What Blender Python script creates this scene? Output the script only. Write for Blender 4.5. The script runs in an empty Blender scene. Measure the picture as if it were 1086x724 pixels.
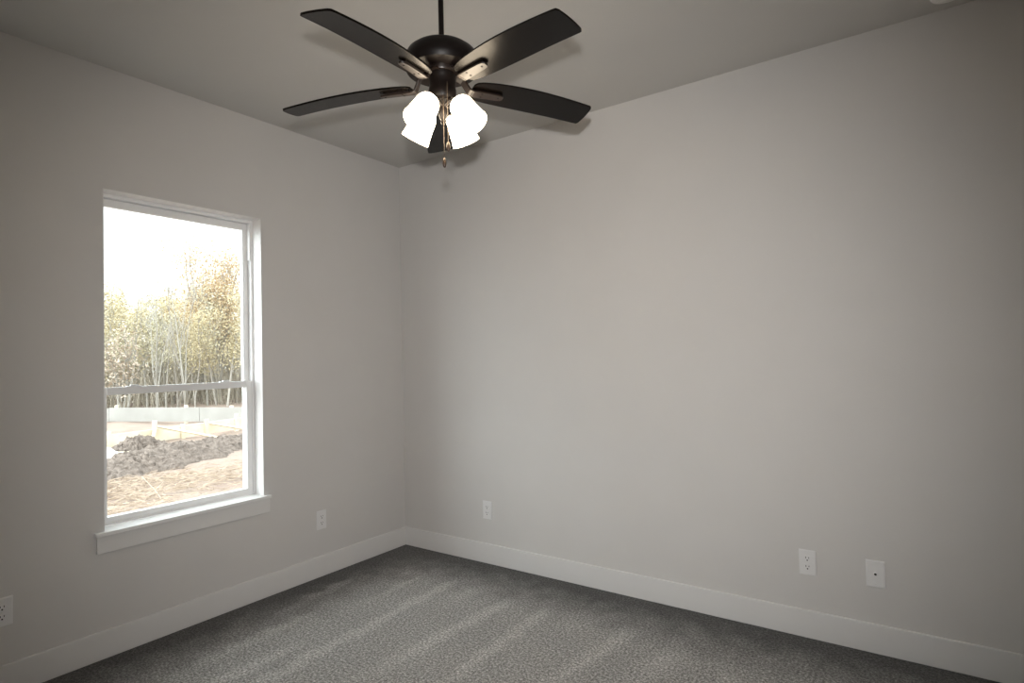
import bpy, math, random
from mathutils import Vector, Matrix

C = bpy.context.scene.collection
SC = bpy.context.scene
V = Vector

# ------------------------------------------------------------------ camera
cam_d = bpy.data.cameras.new('camera')
cam = bpy.data.objects.new('camera', cam_d)
C.objects.link(cam)
CAM = V((3.10938, -3.02586, 1.33029))
RIGHT = V((0.81706823, 0.57607604, -0.02314966))
FWD = V((-0.5755165, 0.81735121, 0.0267909))
UP = V((0.034355, -0.00856698, 0.99937297))
m = Matrix.Identity(4)
for i in range(3):
    m[i][0], m[i][1], m[i][2], m[i][3] = RIGHT[i], UP[i], -FWD[i], CAM[i]
cam.matrix_world = m
cam_d.sensor_width = 36.0
cam_d.lens = 620.219 / 1086 * 36.0
cam_d.clip_start = 0.02
cam_d.clip_end = 300
SC.camera = cam

# ------------------------------------------------------------------ view, sky, flash
SC.view_settings.view_transform = 'Standard'
SC.view_settings.look = 'None'
SC.view_settings.gamma = 1.0
SC.view_settings.use_curve_mapping = False
SC.view_settings.exposure = 0.0

SKY_LOW, SKY_HIGH = 2.5, 5.0
GLOW, GLOW_AZ, GLOW_EL, GLOW_N = 9.6, 251.0, 18.0, 5.0   # glow lobe added to the unseen sky to brighten jamb and back wall
world = bpy.data.worlds.new('overcast_sky')
SC.world = world
world.use_nodes = True
nt = world.node_tree
nt.nodes.clear()
wo = nt.nodes.new('ShaderNodeOutputWorld')
bg = nt.nodes.new('ShaderNodeBackground')
geo = nt.nodes.new('ShaderNodeNewGeometry')
sep = nt.nodes.new('ShaderNodeSeparateXYZ')
mr = nt.nodes.new('ShaderNodeMapRange')          # overcast sky: brighter towards the zenith
mr.inputs['From Min'].default_value = -0.70
mr.inputs['From Max'].default_value = -0.12
mr.inputs['To Min'].default_value = SKY_HIGH
mr.inputs['To Max'].default_value = SKY_LOW
nt.links.new(geo.outputs['Incoming'], sep.inputs[0])
nt.links.new(sep.outputs['Z'], mr.inputs['Value'])
bg.inputs['Color'].default_value = (0.92, 0.98, 1.0, 1)
vd = nt.nodes.new('ShaderNodeVectorMath')
vd.operation = 'DOT_PRODUCT'
ga, ge = math.radians(GLOW_AZ), math.radians(GLOW_EL)
vd.inputs[1].default_value = (-math.cos(ga) * math.cos(ge), -math.sin(ga) * math.cos(ge), -math.sin(ge))
nt.links.new(geo.outputs['Incoming'], vd.inputs[0])
mx0 = nt.nodes.new('ShaderNodeMath')
mx0.operation = 'MAXIMUM'
mx0.inputs[1].default_value = 0.0
nt.links.new(vd.outputs['Value'], mx0.inputs[0])
pw = nt.nodes.new('ShaderNodeMath')
pw.operation = 'POWER'
pw.inputs[1].default_value = GLOW_N
nt.links.new(mx0.outputs[0], pw.inputs[0])
ma = nt.nodes.new('ShaderNodeMath')
ma.operation = 'MULTIPLY_ADD'
ma.inputs[1].default_value = GLOW
nt.links.new(pw.outputs[0], ma.inputs[0])
nt.links.new(mr.outputs[0], ma.inputs[2])
nt.links.new(ma.outputs[0], bg.inputs['Strength'])
nt.links.new(bg.outputs[0], wo.inputs['Surface'])

# the camera's own flash on its hot shoe, the light that throws the fan's shadows
FLASH_W = 204.0
fl = bpy.data.lights.new('camera_flash', 'SPOT')
fl.energy = FLASH_W
fl.color = (1.0, 0.975, 0.95)
fl.shadow_soft_size = 0.03
fl.spot_size = math.radians(98.8)
fl.spot_blend = 1.0
flo = bpy.data.objects.new('camera_flash', fl)
C.objects.link(flo)
mf = m.copy()
fpos = CAM + UP * 0.16 - RIGHT * 0.0107
aim = (FWD + RIGHT * 0.012 - UP * 0.092).normalized()
flo.matrix_world = Matrix.Translation(fpos) @ aim.to_track_quat('-Z', 'Y').to_matrix().to_4x4() @ Matrix.Diagonal((1.0, 1.0, 1.0, 1.0))


# ------------------------------------------------------------------ mesh helpers
class MB:
    def __init__(self):
        self.v, self.f = [], []

    def add(self, vs, fs):
        o = len(self.v)
        self.v += [V(a) for a in vs]
        self.f += [tuple(i + o for i in f) for f in fs]
        return self

    def box(self, x0, x1, y0, y1, z0, z1, M=None):
        vs = [V((x, y, z)) for z in (z0, z1) for y in (y0, y1) for x in (x0, x1)]
        if M: vs = [M @ a for a in vs]
        return self.add(vs, [(0, 2, 3, 1), (4, 5, 7, 6), (0, 1, 5, 4), (2, 6, 7, 3), (0, 4, 6, 2), (1, 3, 7, 5)])

    def lathe(self, prof, M=None, n=40, cap0=True, cap1=True):
        """profile of (radius, height) turned about local Z"""
        vs, fs = [], []
        for r, h in prof:
            for k in range(n):
                a = 2 * math.pi * k / n
                vs.append(V((r * math.cos(a), r * math.sin(a), h)))
        for j in range(len(prof) - 1):
            for k in range(n):
                a, b = j * n + k, j * n + (k + 1) % n
                fs.append((a, b, b + n, a + n))
        if cap0: fs.append(tuple(range(n))[::-1])
        if cap1: fs.append(tuple(range((len(prof) - 1) * n, len(prof) * n)))
        if M: vs = [M @ a for a in vs]
        return self.add(vs, fs)

    def tube(self, pts, rad, n=8, M=None):
        pts = [V(p) for p in pts]
        if not hasattr(rad, '__len__'): rad = [rad] * len(pts)
        vs, fs = [], []
        for i, p in enumerate(pts):
            t = (pts[min(i + 1, len(pts) - 1)] - pts[max(i - 1, 0)]).normalized()
            ref = V((0, 0, 1)) if abs(t.z) < 0.9 else V((1, 0, 0))
            a = t.cross(ref).normalized()
            b = t.cross(a)
            for k in range(n):
                w = 2 * math.pi * k / n
                vs.append(p + (a * math.cos(w) + b * math.sin(w)) * rad[i])
        for i in range(len(pts) - 1):
            for k in range(n):
                q, r = i * n + k, i * n + (k + 1) % n
                fs.append((q, r, r + n, q + n))
        fs.append(tuple(range(n))[::-1])
        fs.append(tuple(range((len(pts) - 1) * n, len(pts) * n)))
        if M: vs = [M @ a for a in vs]
        return self.add(vs, fs)

    def prism(self, outline, h0, h1, M=None):
        """2-D outline (ccw) extruded along local Z"""
        n = len(outline)
        vs = [V((x, y, h0)) for x, y in outline] + [V((x, y, h1)) for x, y in outline]
        if M: vs = [M @ a for a in vs]
        fs = [tuple(range(n))[::-1], tuple(range(n, 2 * n))]
        fs += [(i, (i + 1) % n, (i + 1) % n + n, i + n) for i in range(n)]
        return self.add(vs, fs)

    def ribbon(self, path, M=None):
        """path of (r, h, half width, thickness): a strap bent in the r-h plane"""
        vs, fs = [], []
        for i, (r, h, w, th) in enumerate(path):
            p0, p1 = path[max(i - 1, 0)], path[min(i + 1, len(path) - 1)]
            d = V((p1[0] - p0[0], 0, p1[1] - p0[1])).normalized()
            nn = V((-d.z, 0, d.x)) * th / 2
            c = V((r, 0, h))
            for s, q in ((-1, -1), (1, -1), (1, 1), (-1, 1)):
                vs.append(c + V((0, s * w, 0)) + nn * q)
        for i in range(len(path) - 1):
            for k in range(4):
                a, b = i * 4 + k, i * 4 + (k + 1) % 4
                fs.append((a, b, b + 4, a + 4))
        fs.append((3, 2, 1, 0))
        L = 4 * (len(path) - 1)
        fs.append((L, L + 1, L + 2, L + 3))
        if M: vs = [M @ a for a in vs]
        return self.add(vs, fs)

    def build(self, name, mat, parent=None, smooth=False, bevel=0.0, local=False, seg=2, angle=35):
        me = bpy.data.meshes.new(name)
        off = V((0, 0, 0))
        if parent is not None and not local:
            p = parent
            while p is not None:
                off += p.location
                p = p.parent
        me.from_pydata([tuple(a - off) for a in self.v], [], self.f)
        me.materials.append(mat)
        me.update()
        ob = bpy.data.objects.new(name, me)
        C.objects.link(ob)
        ob.parent = parent
        if smooth:
            for p in me.polygons: p.use_smooth = True
            me.set_sharp_from_angle(angle=math.radians(angle))
        if bevel:
            b = ob.modifiers.new('bevel', 'BEVEL')
            b.width = bevel
            b.segments = seg
            b.limit_method = 'ANGLE'
        return ob


def tag(o, label=None, cat=None, group=None, kind=None):
    if label: o['label'] = label
    if cat: o['category'] = cat
    if group: o['group'] = group
    if kind: o['kind'] = kind
    return o


def empty(name, loc, label=None, cat=None, group=None, kind=None, parent=None):
    o = bpy.data.objects.new(name, None)
    o.empty_display_size = 0.1
    C.objects.link(o)
    o.location = loc
    o.parent = parent
    return tag(o, label, cat, group, kind)


def copy_tree(o, parent=None):
    c = o.copy()
    C.objects.link(c)
    c.parent = parent
    for ch in list(o.children): copy_tree(ch, c)
    return c


# ------------------------------------------------------------------ materials
def new_mat(name):
    mt = bpy.data.materials.new(name)
    mt.use_nodes = True
    return mt, mt.node_tree, mt.node_tree.nodes['Principled BSDF']


def pmat(name, col, rough=0.5, spec=0.5, metal=0.0, noise=0.0, nscale=20.0, bump=0.0, bscale=200.0, bdist=0.001, coat=0.0,
         emit=None, estr=0.0, col2=None):
    mt, t, b = new_mat(name)
    b.inputs['Base Color'].default_value = (*col, 1)
    b.inputs['Roughness'].default_value = rough
    b.inputs['Specular IOR Level'].default_value = spec
    b.inputs['Metallic'].default_value = metal
    if coat:
        b.inputs['Coat Weight'].default_value = coat
        b.inputs['Coat Roughness'].default_value = rough
    tc = t.nodes.new('ShaderNodeTexCoord')
    if noise or col2:
        n = t.nodes.new('ShaderNodeTexNoise')
        n.inputs['Scale'].default_value = nscale
        n.inputs['Detail'].default_value = 5
        t.links.new(tc.outputs['Object'], n.inputs['Vector'])
        r = t.nodes.new('ShaderNodeValToRGB')
        r.color_ramp.elements[0].position = 0.32
        r.color_ramp.elements[1].position = 0.68
        c2 = col2 if col2 else tuple(min(1, c * (1 + noise)) for c in col)
        c1 = col if col2 else tuple(c * (1 - noise) for c in col)
        r.color_ramp.elements[0].color = (*c1, 1)
        r.color_ramp.elements[1].color = (*c2, 1)
        t.links.new(n.outputs['Fac'], r.inputs[0])
        t.links.new(r.outputs[0], b.inputs['Base Color'])
    if bump:
        n = t.nodes.new('ShaderNodeTexNoise')
        n.inputs['Scale'].default_value = bscale
        n.inputs['Detail'].default_value = 3
        t.links.new(tc.outputs['Object'], n.inputs['Vector'])
        bp = t.nodes.new('ShaderNodeBump')
        bp.inputs['Strength'].default_value = bump
        bp.inputs['Distance'].default_value = bdist
        t.links.new(n.outputs['Fac'], bp.inputs['Height'])
        t.links.new(bp.outputs[0], b.inputs['Normal'])
    if emit:
        b.inputs['Emission Color'].default_value = (*emit, 1)
        b.inputs['Emission Strength'].default_value = estr
    return mt


WALL = pmat('wall_paint', (0.60, 0.585, 0.57), 0.75, 0.3, noise=0.012, nscale=3, bump=0.25, bscale=140, bdist=0.0015)
CEIL = pmat('ceiling_paint', (0.57, 0.555, 0.53), 0.85, 0.2, noise=0.012, nscale=3, bump=0.3, bscale=120, bdist=0.0015)
TRIM = pmat('trim_paint', (0.69, 0.68, 0.67), 0.4, 0.4, noise=0.01, nscale=6, bump=0.05, bscale=60)
GLOSS = pmat('gloss_trim_paint', (0.80, 0.80, 0.79), 0.25, 0.5, noise=0.01, nscale=6)
VINYL = pmat('white_vinyl', (0.80, 0.80, 0.80), 0.35, 0.45, noise=0.01, nscale=9)
PLATE = pmat('white_plastic', (0.72, 0.715, 0.715), 0.35, 0.5, noise=0.01, nscale=30)
SLOT = pmat('dark_slot', (0.02, 0.018, 0.016), 0.6, 0.3, noise=0.1, nscale=60)
SCREW = pmat('painted_screw', (0.70, 0.69, 0.68), 0.35, 0.5, noise=0.03, nscale=90)
ALARM = pmat('detector_plastic', (0.80, 0.78, 0.76), 0.5, 0.4, noise=0.02, nscale=40)
BRONZE = pmat('oil_rubbed_bronze', (0.006, 0.004, 0.0035), 0.42, 0.22, noise=0.2, nscale=35)
IRON = pmat('bronze_iron', (0.014, 0.009, 0.007), 0.34, 0.5, noise=0.2, nscale=35)
CHAIN = pmat('antique_brass_chain', (0.15, 0.115, 0.085), 0.4, 0.5, metal=0.5, noise=0.1, nscale=90)
FOB = pmat('dark_wood_fob', (0.05, 0.03, 0.02), 0.3, 0.5, noise=0.2, nscale=80)
SHADE = pmat('lit_frosted_glass', (0.9, 0.87, 0.8), 0.4, 0.4, noise=0.02, nscale=30, emit=(1.0, 0.83, 0.61), estr=13.0)
BULB = pmat('lit_bulb', (0.9, 0.87, 0.8), 0.4, 0.4, noise=0.02, nscale=30, emit=(1.0, 0.83, 0.61), estr=14.0)


def blade_mat():
    mt, t, b = new_mat('espresso_blade')
    tc = t.nodes.new('ShaderNodeTexCoord')
    w = t.nodes.new('ShaderNodeTexNoise')
    w.inputs['Scale'].default_value = 45
    w.inputs['Detail'].default_value = 4
    t.links.new(tc.outputs['Object'], w.inputs['Vector'])
    r = t.nodes.new('ShaderNodeValToRGB')
    r.color_ramp.elements[0].color = (0.003, 0.0022, 0.0018, 1)
    r.color_ramp.elements[1].color = (0.006, 0.0042, 0.0032, 1)
    t.links.new(w.outputs['Fac'], r.inputs[0])
    t.links.new(r.outputs[0], b.inputs['Base Color'])
    b.inputs['Roughness'].default_value = 0.27
    b.inputs['Specular IOR Level'].default_value = 0.18
    return mt


BLADE = blade_mat()


def glass_mat():
    mt = bpy.data.materials.new('clear_pane')
    mt.use_nodes = True
    t = mt.node_tree
    t.nodes.clear()
    o = t.nodes.new('ShaderNodeOutputMaterial')
    mx = t.nodes.new('ShaderNodeMixShader')
    # Schlick reflectance, the same from either face of the pane
    ge_ = t.nodes.new('ShaderNodeNewGeometry')
    dt = t.nodes.new('ShaderNodeVectorMath')
    dt.operation = 'DOT_PRODUCT'
    t.links.new(ge_.outputs['Normal'], dt.inputs[0])
    t.links.new(ge_.outputs['Incoming'], dt.inputs[1])
    prev = dt.outputs['Value']
    for op, b1, sw in (('ABSOLUTE', None, False), ('SUBTRACT', 1.0, True), ('POWER', 5.0, False), ('MULTIPLY_ADD', 0.96, False)):
        nd = t.nodes.new('ShaderNodeMath')
        nd.operation = op
        t.links.new(prev, nd.inputs[1 if sw else 0])
        if b1 is not None: nd.inputs[0 if sw else 1].default_value = b1
        if op == 'MULTIPLY_ADD': nd.inputs[2].default_value = 0.025
        prev = nd.outputs[0]
    fr = nd
    tr = t.nodes.new('ShaderNodeBsdfTransparent')
    tr.inputs['Color'].default_value = (0.97, 0.985, 0.98, 1)
    gl = t.nodes.new('ShaderNodeBsdfGlossy')
    gl.inputs['Roughness'].default_value = 0.02
    t.links.new(fr.outputs[0], mx.inputs[0])
    t.links.new(tr.outputs[0], mx.inputs[1])
    t.links.new(gl.outputs[0], mx.inputs[2])
    t.links.new(mx.outputs[0], o.inputs['Surface'])
    return mt


GLASS = glass_mat()


def carpet_mat():
    mt, t, b = new_mat('grey_carpet')
    N, L = t.nodes, t.links
    tc = N.new('ShaderNodeTexCoord')
    sx = N.new('ShaderNodeSeparateXYZ')
    L.new(tc.outputs['Object'], sx.inputs[0])

    def math_(op, a, b_=None, clamp=False):
        n = N.new('ShaderNodeMath')
        n.operation = op
        n.use_clamp = clamp
        for i, q in enumerate((a, b_)):
            if q is None: continue
            if isinstance(q, (int, float)): n.inputs[i].default_value = q
            else: L.new(q, n.inputs[i])
        return n.outputs[0]

    # pile: fine speckle of light and dark tufts
    n1 = N.new('ShaderNodeTexNoise')
    n1.inputs['Scale'].default_value = 92
    n1.inputs['Detail'].default_value = 6
    n1.inputs['Roughness'].default_value = 0.8
    L.new(tc.outputs['Object'], n1.inputs['Vector'])
    r1 = N.new('ShaderNodeValToRGB')
    e = r1.color_ramp.elements
    e[0].position, e[0].color = 0.36, (0.055, 0.051, 0.047, 1)
    e[1].position, e[1].color = 0.65, (0.62, 0.61, 0.59, 1)
    mid = e.new(0.5)
    mid.color = (0.235, 0.228, 0.217, 1)
    L.new(n1.outputs['Fac'], r1.inputs[0])
    # nap laid over by the vacuum cleaner: strokes along Y
    wob = N.new('ShaderNodeTexNoise')
    wob.inputs['Scale'].default_value = 9
    wob.inputs['Detail'].default_value = 4
    L.new(tc.outputs['Object'], wob.inputs['Vector'])
    wv = math_('MULTIPLY', math_('SUBTRACT', wob.outputs['Fac'], 0.5), 0.13)
    X = math_('ADD', sx.outputs['X'], wv)
    Y = math_('ADD', sx.outputs['Y'], math_('MULTIPLY', wv, 2.0))
    total = None
    strokes = [  # x at near end, y near, x at far end, y far, half width
        (0.44, -1.9, 0.41, -1.05, 0.05), (0.29, -1.3, 0.19, -0.60, 0.04), (0.56, -0.95, 0.52, -0.34, 0.035),
        (0.82, -2.2, 0.76, -0.30, 0.045), (0.93, -0.72, 0.97, -0.27, 0.07), (1.12, -1.5, 1.21, -0.36, 0.055),
        (1.46, -1.5, 1.44, -0.34, 0.05), (1.60, -0.62, 1.70, -0.30, 0.08), (1.78, -1.25, 1.92, -0.31, 0.05),
        (2.08, -0.95, 2.17, -0.42, 0.07), (2.35, -1.5, 2.42, -0.45, 0.05), (2.72, -1.9, 2.78, -0.5, 0.05),
        (0.62, -2.4, 0.66, -1.3, 0.05), (1.9, -2.6, 1.95, -1.4, 0.06), (1.3, -2.7, 1.33, -1.6, 0.05)]
    for xa, ya, xb, yb, w in strokes:
        s = (xb - xa) / (yb - ya)
        c = math_('ADD', math_('MULTIPLY', math_('SUBTRACT', Y, ya), s), xa)
        d = math_('ABSOLUTE', math_('SUBTRACT', X, c))
        k = math_('SUBTRACT', 1.25, math_('DIVIDE', d, w), True)
        g1 = math_('MULTIPLY', math_('SUBTRACT', Y, ya), 2.2, True)
        g2 = math_('MULTIPLY', math_('SUBTRACT', yb, Y), 9.0, True)
        k = math_('MULTIPLY', k, math_('MULTIPLY', g1, g2))
        total = k if total is None else math_('MAXIMUM', total, k)
    big = N.new('ShaderNodeTexNoise')
    big.inputs['Scale'].default_value = 3.2
    big.inputs['Detail'].default_value = 3
    L.new(tc.outputs['Object'], big.inputs['Vector'])
    # carpet colour is darker along the left and back walls, with an irregular edge
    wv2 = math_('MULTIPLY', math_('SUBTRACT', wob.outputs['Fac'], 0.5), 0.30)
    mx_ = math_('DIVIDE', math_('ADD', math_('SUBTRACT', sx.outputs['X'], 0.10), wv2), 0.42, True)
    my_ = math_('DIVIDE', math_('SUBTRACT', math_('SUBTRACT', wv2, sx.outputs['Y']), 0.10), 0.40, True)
    off_walls = math_('MULTIPLY', mx_, my_)
    base = math_('ADD', math_('MULTIPLY', off_walls, 0.98), math_('ADD', 0.15, math_('MULTIPLY', big.outputs['Fac'], 0.25)))
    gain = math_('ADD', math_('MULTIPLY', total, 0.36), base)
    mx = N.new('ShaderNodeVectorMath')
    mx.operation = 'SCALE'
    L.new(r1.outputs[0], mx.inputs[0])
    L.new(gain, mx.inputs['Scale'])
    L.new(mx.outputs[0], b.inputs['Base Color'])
    b.inputs['Roughness'].default_value = 0.95
    b.inputs['Specular IOR Level'].default_value = 0.1
    b.inputs['Sheen Weight'].default_value = 0.15
    bp = N.new('ShaderNodeBump')
    bp.inputs['Strength'].default_value = 0.7
    bp.inputs['Distance'].default_value = 0.006
    L.new(n1.outputs['Fac'], bp.inputs['Height'])
    L.new(bp.outputs[0], b.inputs['Normal'])
    return mt


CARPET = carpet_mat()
GROUND = pmat('bare_ground', (0.235, 0.176, 0.144), 0.9, 0.2, nscale=1.6, col2=(0.29, 0.23, 0.189), bump=0.8, bscale=22, bdist=0.05)
SOIL = pmat('dark_clay', (0.116, 0.0937, 0.0794), 0.9, 0.2, nscale=9, col2=(0.207, 0.169, 0.144), bump=1.0, bscale=14, bdist=0.08)
STRAW = pmat('dry_straw', (0.186, 0.131, 0.0891), 0.8, 0.2, nscale=6, col2=(0.457, 0.37, 0.285))
STEM = pmat('dead_stalk', (0.454, 0.408, 0.333), 0.8, 0.2, noise=0.1, nscale=20)
LUMBER = pmat('fresh_lumber', (0.579, 0.507, 0.375), 0.7, 0.3, nscale=3, col2=(0.741, 0.67, 0.527))
PALEBOARD = pmat('weathered_pale_board', (0.251, 0.241, 0.223), 0.8, 0.2, nscale=2.2, col2=(0.288, 0.28, 0.259))
PLASTIC = pmat('white_sheet', (0.484, 0.469, 0.454), 0.5, 0.4, noise=0.05, nscale=12)
BARK = pmat('pale_grey_bark', (0.276, 0.252, 0.221), 0.9, 0.2, nscale=3, col2=(0.427, 0.398, 0.353))
BARK2 = pmat('bleached_bark', (0.316, 0.297, 0.261), 0.9, 0.2, noise=0.12, nscale=3)
LEAF = pmat('yellow_green_leaf', (0.416, 0.358, 0.226), 0.7, 0.3, nscale=1.2, col2=(0.573, 0.49, 0.313))
LEAF2 = pmat('olive_leaf', (0.368, 0.347, 0.26), 0.7, 0.3, nscale=1.2, col2=(0.547, 0.5, 0.356))
LEAF3 = pmat('amber_leaf', (0.467, 0.346, 0.209), 0.7, 0.3, nscale=1.2, col2=(0.548, 0.421, 0.267))
LEAF4 = pmat('russet_leaf', (0.355, 0.289, 0.22), 0.7, 0.3, nscale=1.2, col2=(0.449, 0.377, 0.3))
BRUSH = pmat('bare_brush', (0.277, 0.249, 0.204), 0.9, 0.1, nscale=1.0, col2=(0.458, 0.41, 0.335))

# ------------------------------------------------------------------ room shell
H = 2.74
XR, YF = 3.70, -3.30           # right wall, front wall (behind the camera)
T = 0.165
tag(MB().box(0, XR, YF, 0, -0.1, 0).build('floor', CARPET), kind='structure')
tag(MB().box(-T, XR + T, YF - T, T, H, H + 0.12).build('ceiling', CEIL), kind='structure')
tag(MB().box(-T, XR + T, 0, T, -0.1, H).build('wall_back', WALL), kind='structure')
tag(MB().box(XR, XR + T, YF, 0, -0.1, H).build('wall_right', WALL), kind='structure')
tag(MB().box(-T, XR + T, YF - T, YF, -0.1, H).build('wall_front', WALL), kind='structure')
WY0, WY1, WZ0, WZ1 = -1.901, -1.103, 0.557, 2.165


def wall_with_hole():
    """one continuous wall slab with the window opening cut in it"""
    mb = MB()
    ys, zs = (YF, WY0, WY1, 0.0), (-0.35, WZ0, WZ1, H)
    vs = [V((x, y, z)) for x in (0.0, -T) for y in ys for z in zs]
    I = lambda s, i, j: s * 16 + i * 4 + j
    fs = []
    for i in range(3):
        for j in range(3):
            if i == 1 and j == 1: continue
            fs.append((I(0, i, j), I(0, i + 1, j), I(0, i + 1, j + 1), I(0, i, j + 1)))
            fs.append((I(1, i, j), I(1, i, j + 1), I(1, i + 1, j + 1), I(1, i + 1, j)))
    for a, b in (((1, 1), (2, 1)), ((2, 1), (2, 2)), ((2, 2), (1, 2)), ((1, 2), (1, 1))):
        fs.append((I(0, *a), I(1, *a), I(1, *b), I(0, *b)))
    for a, b in (((0, 0), (3, 0)), ((3, 0), (3, 3)), ((3, 3), (0, 3)), ((0, 3), (0, 0))):
        fs.append((I(0, *b), I(1, *b), I(1, *a), I(0, *a)))
    return mb.add(vs, fs)


tag(wall_with_hole().build('wall_left', WALL), kind='structure')
BH, BT = 0.128, 0.014
tag(MB().box(0, BT, YF, 0, 0, BH).build('baseboard_left', TRIM, bevel=0.004), kind='structure')
tag(MB().box(BT, XR, -BT, 0, 0, BH).build('baseboard_back', TRIM, bevel=0.004), kind='structure')
tag(MB().box(XR - BT, XR, YF, -BT, 0, BH).build('baseboard_right', TRIM, bevel=0.004), kind='structure')
tag(MB().box(BT, XR - BT, YF, YF + BT, 0, BH).build('baseboard_front', TRIM, bevel=0.004), kind='structure')

# ------------------------------------------------------------------ window
win = empty('window_1', (0, (WY0 + WY1) / 2, 0.575), kind='structure')
ZS = 0.575


def ring(mb, x0, x1, ya, yb, za, zb, wl, wr, wb, wt):
    mb.box(x0, x1, ya, ya + wl, za, zb)
    mb.box(x0, x1, yb - wr, yb, za, zb)
    mb.box(x0, x1, ya + wl, yb - wr, za, za + wb)
    mb.box(x0, x1, ya + wl, yb - wr, zb - wt, zb)
    return mb


fr = MB()
ring(fr, -0.160, -0.085, WY0, WY1, ZS, WZ1, 0.015, 0.015, 0.012, 0.018)
ring(fr, -0.160, -0.150, WY0 + 0.014, WY1 - 0.014, ZS + 0.011, WZ1 - 0.017, 0.020, 0.020, 0.020, 0.016)
frame = fr.build('window_frame', VINYL, win, bevel=0.0015)
us = MB()
ring(us, -0.144, -0.117, WY0 + 0.016, WY1 - 0.016, 1.193, WZ1 - 0.020, 0.031, 0.031, 0.034, 0.036)
upper = us.build('upper_sash', VINYL, win, bevel=0.0015)
MB().box(-0.136, -0.132, WY0 + 0.046, WY1 - 0.046, 1.226, WZ1 - 0.055).build('pane', GLASS, upper)
ls = MB()
ring(ls, -0.115, -0.089, WY0 + 0.016, WY1 - 0.016, ZS + 0.004, 1.229, 0.030, 0.030, 0.034, 0.036)
lower = ls.build('lower_sash', VINYL, win, bevel=0.0015)
MB().box(-0.109, -0.105, WY0 + 0.045, WY1 - 0.045, ZS + 0.037, 1.194).build('pane', GLASS, lower)
for yy in (-1.735, -1.27):
    k = MB().box(-0.113, -0.091, yy - 0.032, yy + 0.032, 1.229, 1.232)
    k.box(-0.109, -0.095, yy - 0.014, yy + 0.02, 1.232, 1.238)
    k.build('sash_latch', VINYL, lower, bevel=0.0012)
for ya, yb in ((WY1 - 0.022, WY1 - 0.0155), (WY0 + 0.0155, WY0 + 0.022)):
    MB().box(-0.116, -0.087, ya, yb, 1.93, WZ1 - 0.019).build('track_cover', VINYL, frame, bevel=0.001)
lin = MB()
lin.box(-0.0845, -0.0005, WY1 - 0.003, WY1 - 0.0002, ZS + 0.0003, WZ1 - 0.0003)
lin.box(-0.0845, -0.0005, WY0 + 0.0002, WY0 + 0.003, ZS + 0.0003, WZ1 - 0.0003)
lin.box(-0.0845, -0.0005, WY0 + 0.003, WY1 - 0.003, WZ1 - 0.003, WZ1 - 0.0002)
lin.build('jamb_lining', TRIM, win)
st = MB()
st.prism([(-0.0845, WY0 + 0.0005), (0.0, WY0 + 0.0005), (0.0, -1.942), (0.031, -1.942), (0.031, -1.0755), (0.0, -1.0755), (0.0, WY1 - 0.0005),
          (-0.0845, WY1 - 0.0005)], ZS - 0.0175, ZS)
st.build('window_stool', GLOSS, win, bevel=0.002)
MB().box(0.0, 0.0155, -1.934, -1.0765, 0.477, ZS - 0.0175).build('window_apron', TRIM, win, bevel=0.0025)


# ------------------------------------------------------------------ wall plates
def wall_plate(name, label, centre, nx, sockets=True):
    """nx: outward wall normal"""
    n = V(nx)
    u = V((0, 0, 1)).cross(n)             # to the right as one faces the wall
    M = Matrix.Identity(4)
    for i in range(3): M[i][0], M[i][1], M[i][2], M[i][3] = u[i], (0, 0, 1)[i], n[i], centre[i]
    root = empty(name, centre, label, 'wall outlet' if sockets else 'wall jack')
    mb = MB()
    mb.prism([(-0.036, -0.058), (0.036, -0.058), (0.036, 0.058), (-0.036, 0.058)], 0, 0.0035, M)
    mb.prism([(-0.033, -0.055), (0.033, -0.055), (0.033, 0.055), (-0.033, 0.055)], 0.0035, 0.0062, M)
    mb.build('cover_plate', PLATE, root, bevel=0.0012)
    if sockets:
        for dz in (0.0195, -0.0195):
            o = []
            for k in range(40):
                a = 2 * math.pi * k / 40
                x, y = 0.0172 * math.cos(a), 0.0172 * math.sin(a)
                o.append((x, max(-0.0135, min(0.0135, y)) + dz))
            f = MB().prism(o, 0.0055, 0.0085, M).build('receptacle', PLATE, root)
            for q in (-1, 1):
                sl = 0.0042 if q < 0 else 0.0035
                MB().prism([(q * 0.0063 - 0.0013, dz + 0.004 - sl), (q * 0.0063 + 0.0013, dz + 0.004 - sl),
                            (q * 0.0063 + 0.0013, dz + 0.004 + sl), (q * 0.0063 - 0.0013, dz + 0.004 + sl)],
                           0.0080, 0.0088, M).build('slot', SLOT, f)
            MB().prism([(0.0031 * math.cos(a * math.pi / 8), dz - 0.0075 + 0.0031 * math.sin(a * math.pi / 8)) for a in range(16)],
                       0.0080, 0.0088, M).build('ground_hole', SLOT, f)
        scr = (0.0,)
    else:
        j = MB().lathe([(0.0075, 0.006), (0.0075, 0.0085), (0.0062, 0.0095), (0.0050, 0.0095)], M, 24, True, False)
        j.build('jack_collar', PLATE, root, smooth=True)
        MB().lathe([(0.0052, 0.0062), (0.0052, 0.0092)], M, 20).build('jack_hole', SLOT, root)
        scr = (0.042, -0.042)
    for dz in scr:
        Ms = M @ Matrix.Translation((0, dz, 0))
        MB().lathe([(0.0030, 0.0055), (0.0030, 0.0070), (0.0018, 0.0076)], Ms, 14).build('screw', SCREW, root, smooth=True)
    return root


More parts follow.
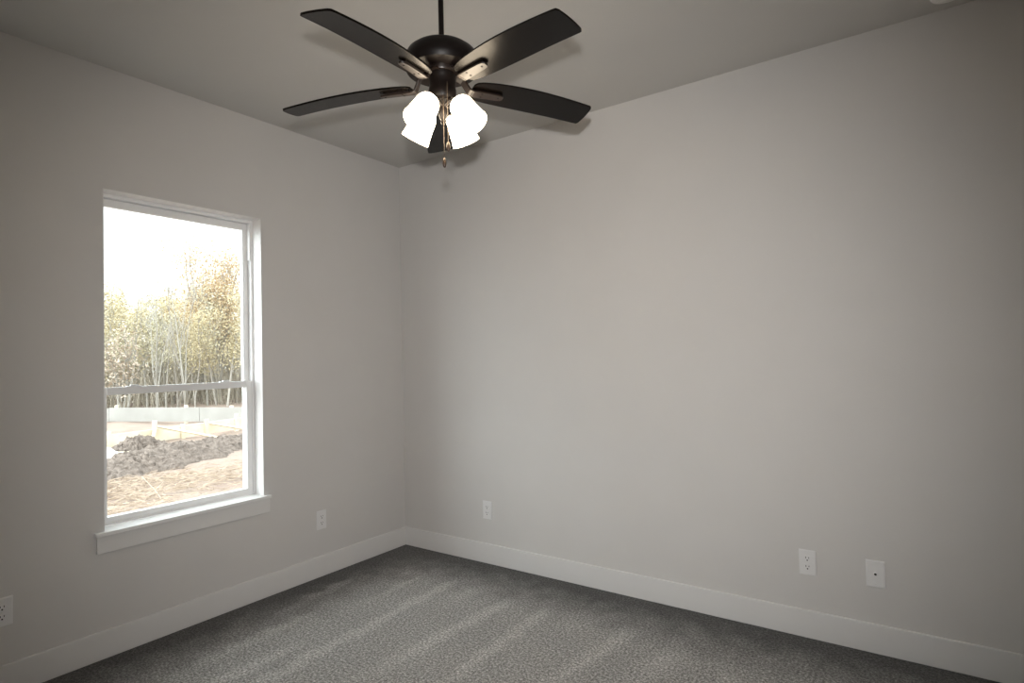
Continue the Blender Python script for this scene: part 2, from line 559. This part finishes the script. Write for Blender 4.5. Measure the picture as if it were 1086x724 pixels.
wall_plate('wall_outlet', 'white duplex outlet on the window wall between the window and the corner', (0, -0.721, 0.346), (1, 0, 0))
wall_plate('wall_outlet', 'white duplex outlet on the window wall, cut off by the left edge of the photo', (0, -2.267, 0.340), (1, 0, 0))
wall_plate('wall_outlet', 'white duplex outlet on the blank wall close to the corner', (0.754, 0, 0.342), (0, -1, 0))
wall_plate('wall_outlet', 'white duplex outlet on the blank wall beside the single-hole plate', (2.632, 0, 0.345), (0, -1, 0))
wall_plate('wall_jack', 'white wall plate with a single round black hole', (2.901, 0, 0.344), (0, -1, 0), False)

# ------------------------------------------------------------------ smoke detector
DC = V((3.235, -0.175, H))
sd = empty('smoke_detector', DC, 'round off-white smoke detector on the ceiling at the upper right', 'smoke detector')
Md = Matrix.Translation(DC) @ Matrix.Rotation(math.pi, 4, 'X')
MB().lathe([(0.066, 0), (0.066, 0.008), (0.063, 0.010)], Md, 40).build('mounting_base', ALARM, sd, smooth=True)
MB().lathe([(0.062, 0.010), (0.062, 0.022), (0.056, 0.032), (0.040, 0.038), (0.018, 0.040)], Md, 40).build('housing', ALARM, sd, smooth=True)
MB().lathe([(0.012, 0.039), (0.012, 0.043), (0.009, 0.044)], Md @ Matrix.Translation((0.02, 0.02, 0)), 20).build('test_button', ALARM, sd, smooth=True)

# ------------------------------------------------------------------ ceiling fan
FX, FY = 1.7287, -1.462
fan = empty('ceiling_fan', (FX, FY, H), 'dark bronze five-blade ceiling fan with four lit frosted shades', 'ceiling fan')
FM = Matrix.Translation((FX, FY, 0))
MB().lathe([(0.018, H - 0.055), (0.042, H - 0.045), (0.058, H - 0.025), (0.064, H - 0.006), (0.064, H)], FM, 40).build('canopy', BRONZE, fan, smooth=True)
MB().lathe([(0.0095, 2.45), (0.0095, H - 0.05)], FM, 20).build('downrod', BRONZE, fan, smooth=True)
mot = MB()
mot.lathe([(0.050, 2.364), (0.118, 2.355), (0.126, 2.358), (0.133, 2.371), (0.135, 2.387), (0.132, 2.405), (0.122, 2.424), (0.104, 2.438),
           (0.074, 2.448), (0.035, 2.453), (0.020, 2.456), (0.018, 2.472), (0.013, 2.476)], FM, 64)
mot.build('motor_housing', BRONZE, fan, smooth=True)
MB().lathe([(0.058, 2.346), (0.060, 2.349), (0.060, 2.365)], FM, 48).build('flywheel', IRON, fan, smooth=True)
sw = MB().lathe([(0.030, 2.252), (0.044, 2.256), (0.049, 2.265), (0.049, 2.292), (0.047, 2.296), (0.047, 2.330), (0.050, 2.336), (0.050, 2.347)], FM, 48)
sw.build('switch_housing', BRONZE, fan, smooth=True)
lk = MB().lathe([(0.004, 2.168), (0.009, 2.174), (0.006, 2.182), (0.012, 2.190), (0.015, 2.205), (0.013, 2.235), (0.030, 2.252)], FM, 32)
lk.build('light_fitter', BRONZE, fan, smooth=True)

# blades: the whole rotor leans a little, every blade droops and is pitched
PITCH, DROOP, A0 = 0.1929, 0.055, 1.6912 + math.pi
TX, TY = 0.0126, 0.0229
HUB = V((FX, FY, 2.315))
NRM = V((-TX, -TY, 1)).normalized()
HALF = [(0.112, 0.030), (0.118, 0.040), (0.124, 0.0455), (0.140, 0.0510), (0.165, 0.0555), (0.20, 0.0595), (0.25, 0.0630), (0.30, 0.0648),
        (0.35, 0.0655), (0.40, 0.0650), (0.45, 0.0638), (0.50, 0.0622), (0.54, 0.0608), (0.575, 0.0596), (0.590, 0.0588), (0.596, 0.0572),
        (0.600, 0.050), (0.602, 0.038), (0.6035, 0.022), (0.604, 0.008)]      # radius, half width of a blade


def arch(r_):
    """the blades are bowed: the middle stands higher than the straight line from root to tip"""
    u = max(0.0, min(1.0, (r_ - 0.11) / 0.494))
    return 0.0095 * 4 * u * (1 - u)


def bent(mb, B):
    for i_, p in enumerate(mb.v):
        mb.v[i_] = B @ V((p.x, p.y, p.z + arch(p.x)))
    return mb


for k in range(5):
    a = A0 - math.radians(72) * k
    e = V((math.cos(a), math.sin(a), 0))
    c = V((-math.sin(a), math.cos(a), 0))
    e.z = e.x * TX + e.y * TY
    c.z = c.x * TX + c.y * TY
    e.normalize()
    c.normalize()
    ed = (e * math.cos(DROOP) - NRM * math.sin(DROOP)).normalized()
    nn = (NRM * math.cos(DROOP) + e * math.sin(DROOP)).normalized()
    t = (c * math.cos(PITCH) - nn * math.sin(PITCH)).normalized()
    up = ed.cross(t).normalized()
    B = Matrix.Identity(4)
    for i in range(3): B[i][0], B[i][1], B[i][2], B[i][3] = ed[i], t[i], up[i], HUB[i]
    bent(MB().ribbon([(r_, 0.0, w_, 0.0066) for r_, w_ in HALF]), B).build('blade', BLADE, fan, bevel=0.0012)
    ir = MB()
    ir.ribbon([(0.040, 0.040, 0.016, 0.007), (0.062, 0.040, 0.016, 0.007), (0.080, 0.030, 0.016, 0.007), (0.092, 0.010, 0.016, 0.007),
               (0.103, -0.008, 0.017, 0.007), (0.118, -0.0135, 0.019, 0.007)])
    # the tongue under the blade root
    tongue = [(0.110, -0.019), (0.130, -0.019), (0.150, -0.0185), (0.180, -0.0175), (0.215, -0.0165), (0.232, -0.0135), (0.238, -0.006), (0.238, 0.006), (0.232, 0.0135),
              (0.215, 0.0165), (0.180, 0.0175), (0.150, 0.0185), (0.130, 0.019), (0.110, 0.019)]
    ir.prism(tongue, -0.0155, -0.0090)
    ir.prism([(0.128, -0.012), (0.222, -0.010), (0.222, 0.010), (0.128, 0.012)], -0.0092, -0.0030)
    bent(ir, B)
    iro = ir.build('blade_iron', IRON, fan, bevel=0.001)
    for r_, t_ in ((0.150, 0.0095), (0.150, -0.0095), (0.218, 0.0)):
        Ms = Matrix.Translation((r_, t_, 0))
        bent(MB().lathe([(0.0030, -0.0172), (0.0040, -0.0155), (0.0030, -0.0105), (0.0030, -0.0033)], Ms, 14), B).build('screw', BRONZE, iro, smooth=True)

# light kit: four tilted bell shades
TILT = math.radians(35.5)
for deg in (-87.6, 2.4, 92.4, 182.4):
    a = math.radians(deg)
    out = V((math.cos(a), math.sin(a), 0))
    ax = (out * math.sin(TILT) - V((0, 0, 1)) * math.cos(TILT)).normalized()
    top = V((FX, FY, 2.2355)) + out * 0.0680
    sd_ = V((0, 0, 1)).cross(out)
    S = Matrix.Identity(4)
    s2 = ax.cross(sd_)
    for i in range(3): S[i][0], S[i][1], S[i][2], S[i][3] = sd_[i], s2[i], ax[i], top[i]
    MB().tube([V((FX, FY, 2.235)) + out * 0.010, V((FX, FY, 2.248)) + out * 0.035, top - ax * 0.002], 0.007, 12).build('lamp_arm', IRON, fan, smooth=True)
    MB().lathe([(0.010, -0.004), (0.019, 0.0), (0.021, 0.006), (0.021, 0.020)], S, 28).build('lamp_socket', IRON, fan, smooth=True)
    prof = [(r_, h_ * 0.86) for r_, h_ in [(0.0215, 0.004), (0.030, 0.007), (0.037, 0.014), (0.0415, 0.026), (0.0435, 0.045), (0.0455, 0.075), (0.0485, 0.105), (0.0525, 0.134),
            (0.0505, 0.134), (0.0465, 0.105), (0.0435, 0.075), (0.0415, 0.045), (0.0395, 0.027), (0.035, 0.016), (0.0285, 0.0095), (0.0215, 0.0075)]]
    g = MB().lathe(prof + [prof[0]], S, 36, False, False).build('glass_shade', SHADE, fan, smooth=True, angle=60)
    MB().lathe([(0.011, 0.020), (0.014, 0.032), (0.021, 0.050), (0.025, 0.066), (0.024, 0.080), (0.018, 0.092), (0.008, 0.098)], S, 24).build('bulb', BULB, g, smooth=True)

# pull chains
RT = V((0.74964562, 0.66183944, 0))
TOW = V((0.66183944, -0.74964562, 0))
for off, tow, z0, z1, nm in ((0.0165, 0.050, 2.305, 2.085, 'a'), (0.002, 0.050, 2.262, 2.028, 'b')):
    P = V((FX, FY, 0)) + RT * off + TOW * tow
    ch = MB()
    ch.tube([(P.x - TOW.x * 0.006, P.y - TOW.y * 0.006, z0), (P.x, P.y, z0 - 0.006), (P.x, P.y, z1)], 0.0007, 6)
    z = z0 - 0.01
    while z > z1:
        ch.lathe([(0.0004, z - 0.0016), (0.0010, z - 0.0008), (0.0010, z + 0.0008), (0.0004, z + 0.0016)], Matrix.Translation((P.x, P.y, 0)), 6)
        z -= 0.0045
    c_ = ch.build('pull_chain', CHAIN, fan, smooth=True)
    MP = Matrix.Translation((P.x, P.y, z1))
    MB().lathe([(0.0015, 0.003), (0.004, 0.0), (0.0058, -0.006), (0.0062, -0.009)][::-1], MP, 18).build('fob_cap', CHAIN, c_, smooth=True)
    MB().lathe([(0.0062, -0.009), (0.0068, -0.016), (0.0060, -0.024), (0.0035, -0.030), (0.001, -0.032)][::-1], MP, 18).build('fob', FOB, c_, smooth=True)

# ------------------------------------------------------------------ outside: ground and building site
rnd = random.Random(7)
GZ = -0.35


def ground():
    mb = MB()
    nx, ny = 60, 50
    xs = [-T - 0.02 - 70 * (i / nx) ** 2 for i in range(nx + 1)]
    ys = [-14 + 58 * j / ny for j in range(ny + 1)]
    vs = []
    for x in xs:
        for y in ys:
            d = math.hypot(x, y)
            vs.append((x, y, GZ + (0.03 * math.sin(x * 1.7 + y) + 0.03 * math.sin(y * 2.3 - x * .6)) * min(1, d / 6) + max(0, d - 24) * 0.01))
    fs = [(i * (ny + 1) + j, i * (ny + 1) + j + 1, (i + 1) * (ny + 1) + j + 1, (i + 1) * (ny + 1) + j) for i in range(nx) for j in range(ny)]
    mb.add(vs, fs)
    return mb


tag(ground().build('ground', GROUND, smooth=True), kind='structure')


def hnoise(x, y, s=0):
    h = 0
    for k, (f, a) in enumerate(((1.1, .5), (2.7, .28), (6.1, .16), (13., .1))):
        h += a * math.sin(f * x * 1.3 + 1.7 * k + s + 1.5 * math.sin(f * y * .8 + k)) * math.cos(f * y * 1.1 - .6 * k + s * 2 + math.sin(f * x * .7))
    return h


def heap(name, path, width, height, seed, label, cat, nu=90, nv=26):
    """a long loose heap along a path of (x, y, relative height)"""
    mb = MB()
    r = random.Random(seed)
    pts = [V((p[0], p[1], 0)) for p in path]
    hs = [p[2] for p in path]
    vs = []
    for i in range(nu + 1):
        u = i / nu * (len(pts) - 1)
        k = min(int(u), len(pts) - 2)
        f = u - k
        p = pts[k].lerp(pts[k + 1], f)
        hh = (hs[k] * (1 - f) + hs[k + 1] * f) * height
        d = (pts[k + 1] - pts[k]).normalized()
        nrm = V((-d.y, d.x, 0))
        endf = min(1, min(i, nu - i) / (nu * 0.08))
        for j in range(nv + 1):
            v = j / nv * 2 - 1
            wv = width * (0.85 + 0.3 * hnoise(i * .08, seed, 1)) * (0.5 + 0.5 * endf)
            q = p + nrm * v * wv
            base = max(0, 1 - v * v) ** 0.8
            edge = 1 - abs(v) ** 4
            z = base * hh * endf * (1 + 0.35 * hnoise(q.x * 1.6, q.y * 1.6, seed)) + edge * endf * (0.05 * hnoise(q.x * 6, q.y * 6, seed + 3) + r.uniform(-0.035, 0.035))
            vs.append((q.x, q.y, GZ - 0.03 + max(z, -0.02)))
    fs = [(i * (nv + 1) + j, (i + 1) * (nv + 1) + j, (i + 1) * (nv + 1) + j + 1, i * (nv + 1) + j + 1) for i in range(nu) for j in range(nv)]
    mb.add(vs, fs)
    return tag(mb.build(name, SOIL), label, cat)


heap('soil_heap', [(-6.9, -0.6, .5), (-7.2, 0.7, .8), (-7.35, 1.2, 1.15), (-7.75, 1.9, 1.1), (-8.15, 2.5, .85), (-8.35, 3.2, .85), (-8.45, 4.3, .6)], 0.85, 0.30, 2,
     'long low heap of dark clods across the yard outside the window', 'soil heap', 120, 30)
heap('soil_mound', [(-9.0, 1.5, .3), (-9.1, 1.8, 1.0), (-9.2, 2.1, 1.0), (-9.4, 2.6, .35), (-9.6, 3.3, .25)], 0.55, 0.34, 5,
     'smaller pointed mound of dark soil behind the long heap', 'soil mound', 70, 26)

# timber formwork of the near footing
FA, FB = V((-10.2, 1.2, 0)), V((-11.4, 5.75, 0))


def formwork(name, A, B_, z0, z1, splits, stakes, braces, label, bm, th=0.035, sw_=0.045):
    d = (B_ - A).normalized()
    L = (B_ - A).length
    n = V((d.y, -d.x, 0))
    if n.x < 0: n = -n                        # towards the house
    root = empty(name, (A.x, A.y, GZ), label, 'formwork')
    M = Matrix.Identity(4)
    for i in range(3): M[i][0], M[i][1], M[i][2], M[i][3] = d[i], n[i], (0, 0, 1)[i], (A.x, A.y, 0)[i]
    cuts = [0] + splits + [L]
    for i in range(len(cuts) - 1):
        dz = rnd.uniform(-0.012, 0.012)
        MB().box(cuts[i] + 0.006, cuts[i + 1] - 0.006, -th / 2, th / 2, z0 + dz, z1 + dz, M).build('board', bm, root)
    for s, top, side in stakes:
        y0 = th / 2 if side > 0 else -th / 2 - sw_
        o = [(s - sw_, GZ - 0.12), (s + sw_, GZ - 0.12), (s + sw_, top), (s - sw_, top)]
        MB().box(s - sw_, s + sw_, y0, y0 + sw_, GZ - 0.12, top, M).build('stake', LUMBER, root)
    for s, top, s2, out in braces:
        a = M @ V((s, th / 2 + sw_, top))
        b = M @ V((s2, out, GZ + 0.0))
        dd = (b - a).normalized()
        sdv = dd.cross(V((0, 0, 1))).normalized()
        MB().tube([a, b], 0.03, 4).build('brace', LUMBER, root)
    return root


formwork('timber_formwork', FA, FB, GZ + 0.02, GZ + 0.30, [2.4], [(0.75, 0.02, 1), (1.75, 0.13, 1), (2.45, -0.02, 1), (3.1, 0.02, 1), (4.0, 0.06, 1)],
         [(1.8, 0.0, 2.75, 0.75), (3.15, -0.08, 4.0, 0.6), (1.75, -0.02, 1.2, 0.6)],
         'low cream timber formwork with stakes and slanting braces behind the dark soil', LUMBER)
formwork('slab_formwork', V((-23.2, 1.57, 0)), V((-7.3, 8.36, 0)), GZ + 0.05, 0.10, [3.9, 7.0, 10.1, 13.4], [(1.6, 0.15, -1), (14.5, 0.15, -1), (7.2, 0.17, -1), (9.6, 0.16, -1), (11.1, 0.14, -1), (5.2, 0.15, -1), (12.4, 0.15, -1)], [],
         'long pale board form standing in front of the woodland', PALEBOARD, 0.05, 0.05)

# loose things on the site
pl = MB()
pl.box(-0.75, 0.75, -0.05, 0.05, 0, 0.04)
p_ = tag(pl.build('timber_plank', LUMBER, bevel=0.004), 'loose pale plank lying at the foot of the pointed soil mound', 'plank')
p_.location = (-8.75, 1.55, GZ + 0.10)
p_.rotation_euler = (0, 0.05, math.radians(62))
sh = MB()
vs = []
for i in range(15):
    for j in range(11):
        x, y = -0.45 + 0.9 * i / 14, -0.3 + 0.6 * j / 10
        vs.append((x, y, 0.17 * max(0, 1 - (x / .5) ** 2 - (y / .38) ** 2) + 0.05 * hnoise(x * 8, y * 8, 4) + 0.03))
n0 = len(vs)
vs += [(a[0], a[1], a[2] - 0.012) for a in vs]
fs = []
for i in range(14):
    for j in range(10):
        q = (i * 11 + j, (i + 1) * 11 + j, (i + 1) * 11 + j + 1, i * 11 + j + 1)
        fs.append(q)
        fs.append(tuple(a + n0 for a in q[::-1]))
sh.add(vs, fs)
s_ = tag(sh.build('plastic_sheet', PLASTIC, smooth=True, angle=80), 'crumpled white sheet lying left of the pointed soil mound', 'sheet')
s_.location = (-9.0, 1.25, GZ + 0.03)

# straw scattered near the house
sm = MB()
for i in range(5200):
    x = -3.2 - 3.3 * rnd.random() ** 0.8
    y = rnd.uniform(-1.6, 3.2)
    dens = hnoise(x * 0.9, y * 0.9, 9)
    if dens < -0.10 and rnd.random() < 0.75: continue
    L = rnd.uniform(0.06, 0.24)
    a = rnd.gauss(1.0, 0.8)
    tz = rnd.uniform(-0.25, 0.35)
    z = GZ + rnd.uniform(0.0, 0.07)
    d = V((math.cos(a), math.sin(a), tz)).normalized() * L
    sm.tube([(x, y, z), V((x, y, z)) + d * 0.5 + V((0, 0, 0.008)), V((x, y, z)) + d], rnd.uniform(0.002, 0.005), 3)
tag(sm.build('straw_litter', STRAW), 'loose dry straw scattered over the ground nearest the window', 'straw', kind='stuff')
dk = MB()
dk.tube([(-4.75, 0.45, GZ), (-4.82, 0.40, GZ + 0.12), (-4.95, 0.30, GZ + 0.30)], [0.006, 0.005, 0.003], 6)
dk.tube([(-4.82, 0.40, GZ + 0.12), (-4.80, 0.50, GZ + 0.22)], [0.004, 0.002], 5)
tag(dk.build('dead_stalk', STEM, smooth=True), 'single pale stalk standing up out of the straw', 'stalk')


# ------------------------------------------------------------------ woodland
def branch(mb, p, d, L, r0, depth, r, tips, segs=5, curl=0.18):
    pts, rad = [p], [r0]
    dirn = d.normalized()
    for i in range(segs):
        dirn = (dirn + V((r.gauss(0, curl), r.gauss(0, curl), 0.10 * (depth > 0)))).normalized()
        p = p + dirn * L / segs
        pts.append(p)
        rad.append(r0 * (1 - 0.75 * (i + 1) / segs))
    mb.tube(pts, rad, 6 if depth == 0 else 4)
    if depth < 2:
        nb = (11, 4)[depth]
        for _ in range(nb):
            f = r.uniform(0.30, 0.98) if depth == 0 else r.uniform(.25, 1)
            k = min(int(f * segs), segs - 1)
            q = pts[k].lerp(pts[k + 1], f * segs - k)
            w = r.uniform(0, 2 * math.pi)
            sp = r.uniform(0.35, 0.9)
            nd = (dirn + V((math.cos(w), math.sin(w), 0)) * sp + V((0, 0, 0.25))).normalized()
            branch(mb, q, nd, L * (0.20, 0.45)[depth] * r.uniform(.6, 1.3) * (1.25 - 0.6 * f), max(0.008, r0 * (0.42 if depth == 0 else 0.5) * (1.1 - 0.6 * f)), depth + 1, r, tips, 4 if depth == 0 else 3, curl)
    tips += pts[1:] if depth else pts[3:]


def leaves(mb, tips, n, r, size, spread, zmin):
    c = 0
    tips = [t for t in tips if t.z > zmin]
    while c < n:
        t = r.choice(tips)
        p = t + V((r.gauss(0, spread), r.gauss(0, spread), r.gauss(0, spread)))
        u = V((r.gauss(0, 1), r.gauss(0, 1), r.gauss(0, 1))).normalized()
        w = u.cross(V((r.gauss(0, 1), r.gauss(0, 1), r.gauss(0, 1)))).normalized()
        s = size * r.uniform(.6, 1.3)
        mb.add([p - u * s, p + w * s * .55, p + u * s, p - w * s * .55], [(0, 1, 2, 3)])
        c += 1


def make_tree(name, seed, height, rad, nleaf, bark, leaf, label, group=None, lean=0.05, fork=0, lsize=0.042, lspread=0.20, zmin=0.35, curl=0.16, flean=0.32):
    r = random.Random(seed)
    root = empty(name, (0, 0, 0), label, 'tree', group)
    mb, tips = MB(), []
    d = V((r.gauss(0, lean), r.gauss(0, lean), 1))
    branch(mb, V((0, 0, -0.1)), d, height, rad, 0, r, tips, 7, curl * 0.35)
    for k in range(fork):
        w = r.uniform(0, 6.28)
        branch(mb, V((0, 0, 0.2 + 0.3 * k)), V((math.cos(w) * flean, math.sin(w) * flean, 1)), height * r.uniform(.7, .95), rad * .75, 0, r, tips, 7, curl * 0.35)
    mb.build('trunk', bark, root, smooth=True, local=True)
    if nleaf:
        lf = MB()
        leaves(lf, tips, nleaf, r, lsize, lspread, height * zmin)
        lf.build('foliage', leaf, root, local=True)
    return root


def site(az, D):
    a = math.radians(az)
    x, y = CAM.x + D * math.cos(a), CAM.y + D * math.sin(a)
    d = math.hypot(x, y)
    return V((x, y, GZ + max(0, d - 24) * 0.01))


LAB = 'slender pale-trunked autumn tree with thin yellow-green leaves in the woodland'
GRP = 'slender trees of the woodland'
protos = [make_tree('slender_tree', 20 + i, 4.3 + 0.25 * (i % 4), 0.038 + 0.007 * (i % 3), (1700, 1200, 1900, 900)[i % 4], (BARK, BARK2)[i % 2], (LEAF, LEAF2, LEAF)[i % 3],
                    LAB, GRP, fork=(1 if i % 3 == 0 else 0)) for i in range(8)]
r = random.Random(41)
n = 0
for row, (D0, D1, cnt) in enumerate(((25, 28, 26), (28, 32, 34), (32, 38, 46), (38, 46, 56))):
    for q in range(cnt):
        az = 143.5 + 23 * (q + r.random()) / cnt
        o = protos[n] if n < len(protos) else copy_tree(protos[r.randrange(len(protos))])
        n += 1
        o.location = site(az, r.uniform(D0, D1))
        o.rotation_euler = (0, 0, r.uniform(0, 6.28))
        s = r.uniform(0.78, 1.08) * (1.0, 1.02, 1.1, 1.25)[row] * 0.92
        o.scale = (s, s, s)

bt = make_tree('amber_tree', 77, 6.2, 0.09, 15000, BARK, LEAF3, 'tall amber-crowned tree rising above the others at the right of the window', fork=4, lsize=0.042, lspread=0.42, zmin=0.40, flean=0.13, lean=0.02)
bt.location = site(151.9, 29.0)
bt.scale = (1.1, 1.1, 1.08)
bt = make_tree('amber_tree', 78, 5.4, 0.07, 3200, BARK, LEAF3, 'lower amber tree just left of the tallest amber crown', fork=1, lsize=0.05, lspread=0.30, zmin=0.42, flean=0.15, lean=0.02)
bt.location = site(153.1, 31.0)
bt = make_tree('bare_tree', 90, 4.6, 0.034, 0, BARK2, None, 'bare forked whitish tree in the middle of the woodland edge', lean=.12, fork=3)
bt.location = site(154.4, 23.5)
bt = make_tree('bare_tree', 93, 4.4, 0.032, 0, BARK2, None, 'bare whitish leaning tree left of the middle of the woodland edge', lean=.14, fork=2)
bt.location = site(156.4, 24.0)
bt = make_tree('russet_bush', 60, 2.6, 0.03, 900, BARK2, LEAF4, 'leafy russet bush at the left of the woodland edge', fork=3, lsize=0.055, lspread=0.2, zmin=0.1)
bt['category'] = 'bush'
bt.location = site(158.9, 23.5)

ug = MB()
r = random.Random(99)
for i in range(3600):
    D = r.uniform(27, 47)
    b = site(r.uniform(142, 168.5), D)
    hgt = r.uniform(0.7, 2.6) * (0.6 + (D - 24) * 0.035)
    d = V((r.gauss(0, .22), r.gauss(0, .22), 1)) * hgt
    ug.tube([b - V((0, 0, .1)), b + d * .5 + V((r.gauss(0, .08), r.gauss(0, .08), 0)), b + d], [r.uniform(.012, .035), .014, .006], 3)
for i in range(9000):
    D = r.uniform(28, 47)
    p = site(r.uniform(142, 168.5), D) + V((0, 0, abs(r.gauss(0, .9)) * (0.7 + (D - 26) * 0.035)))
    u = V((r.gauss(0, 1), r.gauss(0, 1), r.gauss(0, 1))).normalized()
    w = u.cross(V((r.gauss(0, 1), r.gauss(0, 1), r.gauss(0, 1)))).normalized()
    s = r.uniform(.05, .11)
    ug.add([p - u * s, p + w * s * .6, p + u * s, p - w * s * .6], [(0, 1, 2, 3)])
tag(ug.build('undergrowth', BRUSH), 'tangle of bare brown brush filling the woodland floor between the trunks', 'undergrowth', kind='stuff')
